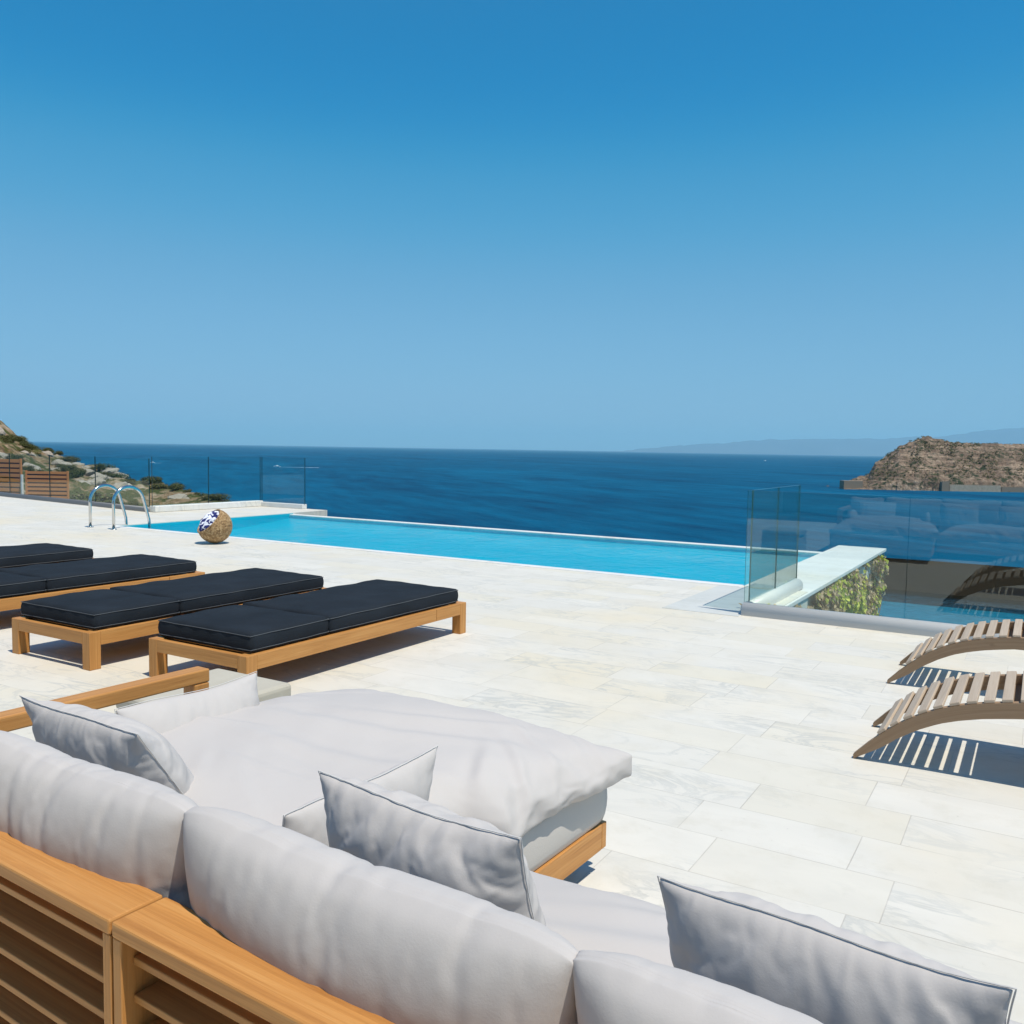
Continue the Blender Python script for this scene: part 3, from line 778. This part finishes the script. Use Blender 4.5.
def add_sim(key, Wd, Hd, T, nx, ny, nz, press, seed, jit=.004, shrink=-.03, bend=.4, rnd_=0, pin=False):
    b, loops = grid_box(Wd, Hd, T, nx, ny, nz, jit, seed, rnd_)
    SEEDS[key] = seed
    me = bpy.data.meshes.new(key); b.to_mesh(me); b.free()
    o = bpy.data.objects.new(key, me); col.objects.link(o); o.location = (len(SIMS)*4, -60, 30)
    md = o.modifiers.new('cloth', 'CLOTH'); s_ = md.settings
    s_.quality = 5; s_.mass = .3; s_.tension_stiffness = 40; s_.compression_stiffness = 12; s_.shear_stiffness = 6; s_.bending_stiffness = bend
    s_.tension_damping = 12; s_.compression_damping = 12; s_.air_damping = 2
    s_.use_pressure = True; s_.uniform_pressure_force = press; s_.effector_weights.gravity = 0; s_.shrink_min = shrink
    if pin:
        vg = o.vertex_groups.new(name='pin'); vg.add(loops[0], 1.0, 'REPLACE'); s_.vertex_group_mass = 'pin'
    SIMS[key] = (o, loops, [v.co.copy() for v in me.vertices])
add_sim('throw_a', .51, .43, 0, 60, 52, 0, 2.2, 7, shrink=-.07, jit=.002, pin=True)
add_sim('throw_b', .51, .43, 0, 60, 52, 0, 1.8, 23, shrink=-.08, jit=.002, pin=True)
add_sim('bolster', .52, .30, 0, 52, 32, 0, 2.2, 29, shrink=-.02, pin=True)
add_sim('back_a', .73, .40, .20, 70, 38, 12, 3.4, 5, .0012, .01, rnd_=2.2)
add_sim('back_b', .73, .40, .20, 70, 38, 12, 3.0, 41, .0015, .008, rnd_=2.2)
add_sim('mattress', 1.31, 1.42, .13, 76, 82, 7, 1.1, 8, .006, -.015, rnd_=12)
add_sim('seat', 1.42, .86, .12, 76, 46, 6, 1.0, 12, .006, -.015, rnd_=12)
for f in range(1, 31): sc.frame_set(f)
dg = bpy.context.evaluated_depsgraph_get()
BAKED = {}
for key, (o, loops, rest) in SIMS.items():
    me = bpy.data.meshes.new_from_object(o.evaluated_get(dg))
    bl_ = BLEND.get(key, 1.0)
    plump = {'throw_a': (.43, .058), 'throw_b': (.43, .058), 'bolster': (.32, .045)}.get(key)
    pos_ = [r_.lerp(v.co, bl_) for v, r_ in zip(me.vertices, rest)]
    if plump:
        zm = max(abs(p.z) for p in pos_)
        for p, (xn_, yn_, sg) in zip(pos_, PAR[SEEDS[key]]):
            e = max(0, 1-abs(xn_)**3.5)**.62*max(0, 1-abs(yn_)**3)**.62
            p.z = p.z*.024/zm+sg*plump[1]*e
    BAKED[key] = (pos_, [tuple(p.vertices) for p in me.polygons], loops)
    c = BAKED[key][0]; 
    print('SIM', key, [round(max(v[i] for v in c)-min(v[i] for v in c), 3) for i in range(3)])
for key, (o, loops, rest) in SIMS.items(): bpy.data.objects.remove(o, do_unlink=True)
sc.frame_set(1)
def cushion(name, key, fn, mat, parent=None, seam=True, mir=False, loc=None, subdiv=True):
    co_, faces, loops = BAKED[key]
    pts = [fn(Vector((-v.x if mir else v.x, v.y, v.z))) for v in co_]
    me = bpy.data.meshes.new(name); me.from_pydata([p for p in pts], [], [f[::-1] for f in faces] if mir else faces); me.update()
    me.materials.append(mat)
    for p in me.polygons: p.use_smooth = True
    o = bpy.data.objects.new(name, me); col.objects.link(o)
    if parent: o.parent = parent
    if loc is not None: o.location = loc
    if subdiv:
        md = o.modifiers.new('sub', 'SUBSURF'); md.levels = 1; md.render_levels = 1
    if seam:
        b = bmesh.new()
        for lp in loops: tube(b, [pts[i] for i in lp], .0013, 5, closed=True)
        obj('seam', b, M_SEAM, o)
    return o

# ------------------------------------------------------------------ the sofa (u along its back, v towards the sea)
SA = R(-2.4); SP = Vector((-1.218, .822, 0))
SM = Matrix.Translation(SP) @ Matrix.Rotation(SA, 4, 'Z')
ZR = .62
def sofa_module(u0, u1, base_v, label, arm=False, nseed=0):
    r = empty('sofa_module', SM @ Vector((u0, 0, 0)), SA); tag(r, label, 'sofa', 'teak framed sofa modules')
    Lu = u1-u0
    b = bmesh.new(); board(b, (0, 0, ZR-.026), (Lu, .098, ZR), .004); obj('back_rail', b, M_TEAK, r)
    for x in (0, Lu-.022):
        b = bmesh.new(); board(b, (x, .002, .0), (x+.022, .094, ZR-.0265), .002); obj('back_post', b, M_TEAK, r)
    b = bmesh.new()
    z = ZR-.026-.034
    while z > .09:
        board(b, (.023, .022, z-.013), (Lu-.023, .088, z), .002); z -= .062
    board(b, (.023, .004, .05), (Lu-.023, .03, .085), .002)
    obj('back_slats', b, M_TEAK, r)
    b = bmesh.new(); v1 = base_v
    board(b, (.015, v1-.03, .09), (Lu-.0, v1, .175)); obj('front_rail', b, M_TEAK, r)
    for x in (.0, Lu-.03):
        b = bmesh.new(); board(b, (x, .10, .09), (x+.03, v1-.031, .175)); obj('side_rail', b, M_TEAK, r)
    for x in (.02, Lu-.25):
        for y in (.15, v1-.30):
            b = bmesh.new(); board(b, (x, y, 0), (x+.06, y+.06, .089), .003); obj('foot', b, M_ALUD, r)
    obj('base_cushion', lumpy_box(.008, .10, .176, Lu-.004, v1-.010, .335 if arm else .265, u0, 30, 40, .0, .008), M_CUSH2, r, True)
    if arm:
        b = bmesh.new(); board(b, (.0, .099, ZR-.045), (.062, 1.10, ZR), .005); a = obj('armrest', b, M_TEAK, r)
        b = bmesh.new(); board(b, (.0, 1.04, .0), (.062, 1.098, ZR-.0455), .004); obj('arm_post', b, M_TEAK, a)
    return r
def sstep(a, b_, x):
    t = min(1, max(0, (x-a)/(b_-a))); return t*t*(3-2*t)
m1 = sofa_module(-1.245, -.003, 1.72, 'corner chaise module of the teak sofa with deep pale grey daybed mattress', arm=True)
_r = random.Random(5)
CR = [(_r.uniform(-1.1, .0), _r.uniform(.5, 1.7), _r.uniform(-.7, .7), _r.uniform(.10, .30), _r.uniform(.012, .03), _r.uniform(.003, .008)) for _ in range(16)]
CR += [(-.02, 1.25, 2.6, .22, .018, .012), (.0, 1.38, 2.75, .2, .02, .010), (-.06, 1.12, 2.3, .2, .02, .012), (-.5, 1.2, .3, .45, .04, .010), (-.6, .95, .15, .4, .04, .010)]
def crease(u, v):
    t = 0
    for a, c, th, L, wd, am in CR:
        du, dv = u-a, v-c; s1 = du*math.cos(th)+dv*math.sin(th); s2 = -du*math.sin(th)+dv*math.cos(th)
        s2 += .04*math.sin(s1*6+a*9); k = s2/wd
        if abs(k) < 5 and abs(s1) < 3*L: t += am*(math.exp(-k*k)-.6*math.exp(-(k-1.7)**2))*math.exp(-(s1/L)**2)
    return t
def f_matt(p):                       # chaise mattress, v .27 to 1.75
    x = p.x/1.34; y = p.y/1.46; q = Vector((p.x*1.02, p.y*1.02, p.z))
    u = q.x-.585; v = q.y+1.02
    if x > 0: u -= .11*(1-sstep(1.0, 1.12, v))*sstep(.15, .5, x)
    bot = .335; z = p.z*.70+.372+crease(u, v)+.010*math.sin(u*6.5-v*5+1.5*noise.noise(Vector((u*2, v*2, 3))))*max(0, noise.noise(Vector((u*1.6, v*1.6, 11)))+.35)
    z += .012*noise.noise(Vector((u*2.3, v*2.3, 1)))+.006*noise.noise(Vector((u*7+v*3, v*2, 4)))
    z -= .02*math.exp(-((v-1.08)/.10)**2)*sstep(-.5, .0, u)+.03*sstep(-.85, -1.25, u)*sstep(1.2, 1.7, v)
    if z < bot: z = bot+(z-bot)*.06
    # the tucked corner by the neighbouring seat
    return Vector((u+1.245, v, z))
mt_o = cushion('mattress', 'mattress', f_matt, M_CUSH, m1, seam=False)
m2 = sofa_module(.003, 1.447, .98, 'middle seat module of the teak sofa, its slatted back beside the corner post')
m3 = sofa_module(1.453, 2.897, .98, 'right seat module of the teak sofa beyond the picture edge')
def f_seat(p):
    v = p.y*1.0+.61; u = p.x+.72; z = p.z*.66+.305+crease(u-1.1, v+.5)+.012*noise.noise(Vector((u*3, v*3, 8)))+.006*math.sin(u*9+v*4)
    if z < .268: z = .268+(z-.268)*.06
    return Vector((u, v, z))
cushion('seat_cushion', 'seat', f_seat, M_CUSH, m2, seam=False)
cushion('seat_cushion', 'seat', f_seat, M_CUSH, m3, seam=False, mir=True)

def place(key, name, label, cat, group, cu_, cv, cz, tilt, yawd=0, thick=None, mir=False, wr=None, rolld=0, mat=None, size=(1, 1), flop=0):
    """upright cushion: local x along u, local y up, local z across; tilt>0 leans its top towards the back"""
    co_ = BAKED[key][0]; T0 = max(v.z for v in co_)-min(v.z for v in co_)
    k = thick/T0 if thick else 1
    Rm = Matrix.Rotation(R(yawd), 4, 'Z') @ Matrix.Rotation(R(tilt), 4, 'X') @ Matrix.Rotation(R(rolld), 4, 'Y') @ Matrix.Rotation(R(90), 4, 'X')
    hmax = max(v.y for v in co_)
    def fn(p):
        q = Vector((p.x*size[0], p.y*size[1], p.z*k))
        if wr: q.z += wr(q)
        if flop: q.z += flop*max(0, q.y/hmax)**2
        return Rm @ q
    loc = SM @ Vector((cu_, cv, cz))
    o = cushion(name, key, fn, mat or M_CUSH, None, name != 'back_cushion', mir, loc)
    o.rotation_euler = (0, 0, SA)
    tag(o, label, cat, group); return o
def folds(seed, amp, n=16, span=.34, lo=0.0):
    rr = random.Random(seed); F = [(rr.uniform(-span, span), rr.uniform(.005, .014), rr.uniform(.3, 1)*amp, rr.uniform(-.25, .25), rr.uniform(lo, .14), rr.uniform(.05, .13)) for _ in range(n)]
    def f(q):
        s_ = 1 if q.z >= 0 else -1; t = 0
        for x0, wd, a, sl, yc, yw in F:
            d = q.x-(x0+sl*(q.y-yc))
            t += a*math.exp(-(d/wd)**2)*math.exp(-((q.y-yc)/yw)**2)
        return -s_*t*min(1, abs(q.z)/.03)
    return f
BG = 'long grey back cushions on the sofa'
place('back_a', 'back_cushion', 'long grey back cushion in the middle of the sofa back', 'cushion', BG, .39, .17, .588, 13, 0, .20, wr=folds(1, .0035, 34, lo=-.13), size=(1.045, 1))
place('back_b', 'back_cushion', 'long grey back cushion left of the rail joint, at the left picture edge', 'cushion', BG, -.345, .17, .58, 12, 1, .20, wr=folds(2, .004, 40, lo=-.13), size=(1.03, 1))
place('back_b', 'back_cushion', 'long grey back cushion cut off by the bottom picture edge', 'cushion', BG, 1.125, .17, .588, 12, 0, .20, mir=True, wr=folds(3, .0035, 34, lo=-.13), size=(1.03, 1))
place('back_a', 'back_cushion', 'grey back cushion at the arm end of the chaise, left of the picture', 'cushion', BG, -.97, .175, .565, 10, 0, .17, wr=folds(4, .006, 16), size=(.64, 1))
place('back_a', 'back_cushion', 'grey back cushion near end of right sofa module, outside the picture', 'cushion', BG, 1.86, .165, .565, 12, 0, .18, mir=True, wr=folds(5, .006, 16))
place('back_b', 'back_cushion', 'grey back cushion at far end of right sofa module, outside the picture', 'cushion', BG, 2.55, .165, .565, 12, 0, .18, wr=folds(6, .006, 16))
TG = 'square grey throw pillows on the sofa'
place('throw_a', 'throw_pillow', 'square grey throw pillow leaning on the back cushion at the left, near the wooden arm', 'pillow', TG, -.80, .53, .528, 34, 0, .19, wr=folds(11, .0045, 20, .25), size=(1.0, 1.0))
place('throw_b', 'throw_pillow', 'square grey throw pillow leaning in the middle, next to the folded mattress corner', 'pillow', TG, .255, .50, .528, 20, -3, .19, wr=folds(12, .0045, 20, .25), size=(.97, 1))
place('throw_a', 'throw_pillow', 'square grey throw pillow at the lower right with its dark seam against the paving', 'pillow', TG, .965, .53, .520, 22, -2, .19, mir=True, wr=folds(13, .005, 22, .25), size=(.95, 1))
place('throw_b', 'throw_pillow', 'square grey throw pillow on right sofa module, outside the picture', 'pillow', TG, 2.2, .56, .575, 36, 0, .17, wr=folds(14, .008, 16, .25))
CG = 'side bolsters on the chaise'
place('bolster', 'bolster', 'pale grey side bolster leaning on the wooden armrest in front of the stone side table', 'bolster', CG, -1.05, .95, .452, -12, 90, .14, wr=folds(15, .004, 8, .2))
place('bolster', 'bolster', 'pale grey side bolster whose corner shows behind the middle throw pillow', 'bolster', CG, -.16, .73, .450, -12, -90, .13, mir=True, wr=folds(16, .004, 8, .2))

# ------------------------------------------------------------------ slatted wooden fences at left
M_GAPSHADE = N('fence_gap_shade').set(Base_Color=(.10, .04, .02), Roughness=.9)  # shade between the fence slats, put into a dark colour
def slat_fence(a0, d0, a1, d1, z0, z1, label, ns):
    P0, P1 = W(a0, d0), W(a1, d1); d = P1-P0; L = d.length
    r = empty('slatted_fence', (P0.x, P0.y, z0-.35), math.atan2(d.y, d.x)); tag(r, label, 'fence', 'slatted wooden fences')
    H = z1-z0+.35; p_ = (z1-z0)/ns
    b = bmesh.new()
    for i in range(ns): board(b, (.04, -.012, .35+i*p_+.045), (L-.04, .012, .35+i*p_+p_-.004), .002)
    obj('slats', b, M_FENCEWOOD, r)
    b = bmesh.new(); board(b, (.04, .016, .34), (L-.04, .03, H-.02), .002); obj('gap_shade_sheet', b, M_GAPSHADE, r)  # dark sheet added behind the slats so the gaps look shaded
    for x in (0, L-.05):
        b = bmesh.new(); board(b, (x, -.03, 0), (x+.05, .03, H+.02), .003); obj('post', b, M_FENCEWOOD, r)
    return r
slat_fence(-19.5, 28.8, -15.62, 28.0, -.45, .78, 'taller slatted wooden fence panel at far left behind the glass', 8)
slat_fence(-15.50, 28.0, -14.13, 28.0, -.50, .41, 'lower slatted wooden fence panel beside the taller one, below the rocky slope', 7)
b = bmesh.new(); board(b, (-.03, -.03, 0), (.03, .03, 1.25), .004)
gp = obj('gate_post', b, M_WHITESTONE, None, False, W(-15.56, 27.9, -.95)); tag(gp, 'thin white post between the two wooden fence panels', 'post')

# ------------------------------------------------------------------ shrubs and boulders on the headland
rr = random.Random(21)
def shrub_proto(seed):
    r2 = random.Random(seed); r = empty('shrub')
    bl = bmesh.new()
    blobs = [(Vector((r2.uniform(-.5, .5), r2.uniform(-.5, .5), r2.uniform(.2, .55))), r2.uniform(.28, .5)) for _ in range(7)]
    for c, rad in blobs:
        for _ in range(170):
            d = Vector((r2.gauss(0, 1), r2.gauss(0, 1), r2.gauss(0, 1))).normalized()
            q = c+d*rad*r2.uniform(.55, 1.08)
            if q.z < .02: q.z = r2.uniform(.02, .2)
            leaf(bl, q, (d+Vector((0, 0, .4))).normalized(), r2.uniform(.07, .14), r2)
    obj('foliage', bl, M_SHRUB, r)
    bt = bmesh.new()
    for c, rad in blobs[:5]: tube(bt, [(0, 0, -.2), c*.5, c], [.04, .025, .01], 5)
    obj('stems', bt, M_TWIG, r)
    return r
protos = [shrub_proto(s_) for s_ in (1, 2, 3)]
used = set(); SG = 'shrubs on the rocky headland'
def on_head(k, d, sink=0.05):
    p_ = W(k*d, d, head_z(k, d)-sink); return p_
cnt = 0; spots_ = []
named = [(-.478, 47, 2.0, 'large dark bush behind the glass, just left of the pool ladder'),
         (-.428, 46, 1.25, 'round dark shrub beyond the ladder handrails against the sea')]
for k, d, s_, lab in named: spots_.append((k, d, s_, lab))
while len(spots_) < 150:
    k = rr.uniform(-.62, -.325); t = rr.random()**.8
    D = 62+70*min(1, (-.318-k)/.30); d = 28+(D+2-28)*t
    if noise.noise(Vector((k*18, d*.05, 2))) < -.12: continue
    spots_.append((k, d, rr.uniform(.4, 1.05)*(.55+d/140.), None))
for k, d, s_, lab in spots_:
    pi_ = cnt % 3; t = protos[pi_] if pi_ not in used else copy_tree(protos[pi_]); used.add(pi_)
    t.location = on_head(k, d); t.scale = (s_, s_, s_*rr.uniform(.65, .9)); t.rotation_euler = (0, 0, rr.uniform(0, 6.28))
    tag(t, lab or 'low dusty olive shrub on the rocky headland slope', 'shrub', SG); cnt += 1
bp = []
for s_ in (1, 2, 3):
    b = bmesh.new(); bmesh.ops.create_icosphere(b, subdivisions=3, radius=1)
    for v in b.verts:
        q = v.co.normalized(); v.co = q*(1+.35*noise.noise(q*1.3+Vector((s_*7, 0, 0)))+.15*noise.noise(q*3.7)); v.co.z *= .7
    bp.append(obj('boulder', b, M_BOULD))
us = set()
for i in range(48):
    k = rr.uniform(-.60, -.42) if i % 3 else rr.uniform(-.6, -.33); D = 62+70*min(1, (-.318-k)/.30); d = 30+(D-30)*rr.random()**.6
    pi_ = i % 3; t = bp[pi_] if pi_ not in us else bp[pi_].copy()
    if pi_ in us: col.objects.link(t)
    us.add(pi_); s_ = rr.uniform(.35, 1.5)*(d/110.)
    t.location = on_head(k, d, .1); t.scale = (s_, s_*rr.uniform(.7, 1.2), s_*rr.uniform(.6, 1)); t.rotation_euler = (rr.uniform(-.3, .3), 0, rr.uniform(0, 6))
    tag(t, 'pale weathered boulder on the rocky headland slope', 'boulder', 'boulders on the headland')

# scrub on the island: nobody could count it
b = bmesh.new(); r2 = random.Random(9)
for i in range(2600):
    k = r2.uniform(.40, .66); d = 1060+r2.random()**.8*145
    if noise.noise(Vector((k*60, d*.02, 4))) < .0: continue
    c = W(k*d, d, isle_z(k, d)); s_ = r2.uniform(.5, 1.5)
    for _ in range(7):
        q = c+Vector((r2.gauss(0, .8), r2.gauss(0, .8), r2.uniform(0, .9)))*s_
        leaf(b, q, Vector((r2.uniform(-1, 1), r2.uniform(-1, 1), 1)).normalized(), s_*1.5, r2)
tag(obj('island_scrub', b, M_SHRUB), 'sparse dark scrub dotted over the rocky island', 'scrub', kind='stuff')

# fortress walls
def fort(name, label, k0, k1, d, z0, z1, th, mat=M_FORT, cren=True, openings=0, cat='fortress wall'):
    P0, P1 = W(k0*d, d), W(k1*d, d); v_ = P1-P0; L = v_.length
    r = empty(name, (P0.x, P0.y, z0), math.atan2(v_.y, v_.x)); tag(r, label, cat)
    H = z1-z0
    b = bmesh.new(); board(b, (0, 0, 0), (L, th, H), .1); obj('wall_body', b, mat, r)
    if cren:
        b = bmesh.new(); x = .4
        while x < L-1.2: board(b, (x, -.05, H), (x+1.3, .9, H+.9), .05); x += 2.4
        obj('parapet', b, mat, r)
    for i in range(openings):
        x = L*(i+.5)/openings; b = bmesh.new(); board(b, (x-.7, -.06, H*.35), (x+.7, .2, H*.75), .02); obj('opening', b, M_OPENSHADE, r)  # no hole is cut: dark panel on the wall, shade painted as colour
    return r
fort('fortress_wall', 'long low pale fortress wall along the island shore', .497, .555, 1049, -41, -32.8, 9)
fort('fortress_wall', 'darker stretch of shore wall on the island at the right picture edge', .556, .64, 1050, -41, -34.5, 8, M_FORTD)
fort('bastion', 'dark corner bastion where the shore wall begins', .488, .4965, 1048, -41, -29, 9, M_FORTD, cat='bastion')
fort('sea_wall', 'dark wall with pale top on the island tip at left', .3765, .398, 1062, -41, -30, 14, M_FORTD, False, cat='sea wall')
fort('ruined_building', 'roofless stone ruin with openings on the island slope above the long wall', .489, .516, 1075, -34, -24.5, 4, M_FORT, True, 7, cat='ruin')
fort('ruined_building', 'pale stone house ruin high at the right of the island', .556, .575, 1092, -29, -17, 5, M_WHITESTONE if False else M_FORT, False, 4, cat='ruin')

# ------------------------------------------------------------------ boats
M_BOAT = N('white_hull').set(Base_Color=(.85, .86, .87), Roughness=.3)
M_FOAM = N('sea_foam').set(Base_Color=(.55, .68, .78), Roughness=.8)
def boat(x, y, hdg, s_, label, wake):
    r = empty('motorboat', (x, y, SEA_Z), hdg); tag(r, label, 'boat')
    b = bmesh.new(); pts = []
    for i in range(9):
        t = i/8.; hw = 1.3*(1-t**3); zz = 1.0+.5*t
        pts.append([b.verts.new((-4+8*t, -hw*.6, -.2)), b.verts.new((-4+8*t, -hw, zz)), b.verts.new((-4+8*t, hw, zz)), b.verts.new((-4+8*t, hw*.6, -.2))])
    for P, Q in zip(pts, pts[1:]):
        for k in range(4): b.faces.new((P[k], P[(k+1) % 4], Q[(k+1) % 4], Q[k]))
    b.faces.new(pts[0])
    bmesh.ops.recalc_face_normals(b, faces=b.faces[:]); bmesh.ops.scale(b, vec=(s_, s_, s_), verts=b.verts[:]); obj('hull', b, M_BOAT, r)
    b = bmesh.new(); board(b, (-1.5*s_, -.8*s_, 1.1*s_), (1.2*s_, .8*s_, 2.3*s_), .1); obj('cabin', b, M_BOAT, r)
    if wake:
        b = bmesh.new(); nn = 40; L = wake
        A = []
        for i in range(nn+1):
            t = i/nn; x_ = -3*s_-t*L; hw = (1.2+t*2.6)*s_*(1+.5*noise.noise(Vector((t*20, 0, 1)))); A.append((b.verts.new((x_, -hw, .06)), b.verts.new((x_, hw, .06))))
        for P, Q in zip(A, A[1:]):
            b.faces.new((P[0], P[1], Q[1], Q[0]))
        wk = obj('boat_wake', b, M_FOAM, None, False, (x, y, SEA_Z)); wk.rotation_euler = (0, 0, hdg)
        tag(wk, 'white foam trail behind the motorboat on the sea', 'wake', kind='stuff')
boat(-1237, 1195, R(31)+math.pi, 1.5, 'white motorboat with a foam trail on the sea beyond the pool corner', 75)
boat(-1574, 1176, R(31)+math.pi, 1.1, 'tiny white motorboat far out left of the other one', 14)
boat(-1278, 4755, R(60), 1.9, 'tiny pale boat near the horizon left of the island', 0)

# ------------------------------------------------------------------ house behind the viewpoint (seen mirrored in the glass)
s = N('render_plaster'); M_HOUSE = s.set(Base_Color=(.55, .51, .44), Roughness=.9)
hz = empty('villa', (0, -5.5, 0)); tag(hz, 'villa with stone coloured wall, dark glass doors and deep roof behind the terrace', 'house')
b = bmesh.new(); board(b, (-14, -6.3, .004), (14, 0, 2.9), .01); obj('wall', b, M_HOUSE, hz)
b = bmesh.new(); board(b, (-14.3, -6.8, 2.905), (14.3, 1.6, 3.2), .02); obj('roof', b, M_WHITESTONE, hz)
M_DOORG = N('dark_door_glass').set(Base_Color=(.02, .025, .03), Roughness=.08)
for x in (-9, -3, 3, 9):
    b = bmesh.new(); board(b, (x-2, .002, .05), (x+2, .05, 2.4), .01); d_ = obj('door', b, M_DOORG, hz)

# ------------------------------------------------------------------ haze
HZ = 98000.
b = bmesh.new(); board(b, (-HZ, -HZ, SEA_Z-12), (HZ, HZ, 1950), 0)
s = N('haze_air'); s.t.nodes.remove(s.b)
vol = s.n('VolumePrincipled', ins={'Color': (.50, .86, 1.0, 1), 'Density': 2.8e-5, 'Anisotropy': 0.0})
s.l(vol.outputs[0], s.out.inputs['Volume'])
tag(obj('haze', b, s.m), 'pale blue sea haze fading the far mountains', 'haze', kind='stuff')
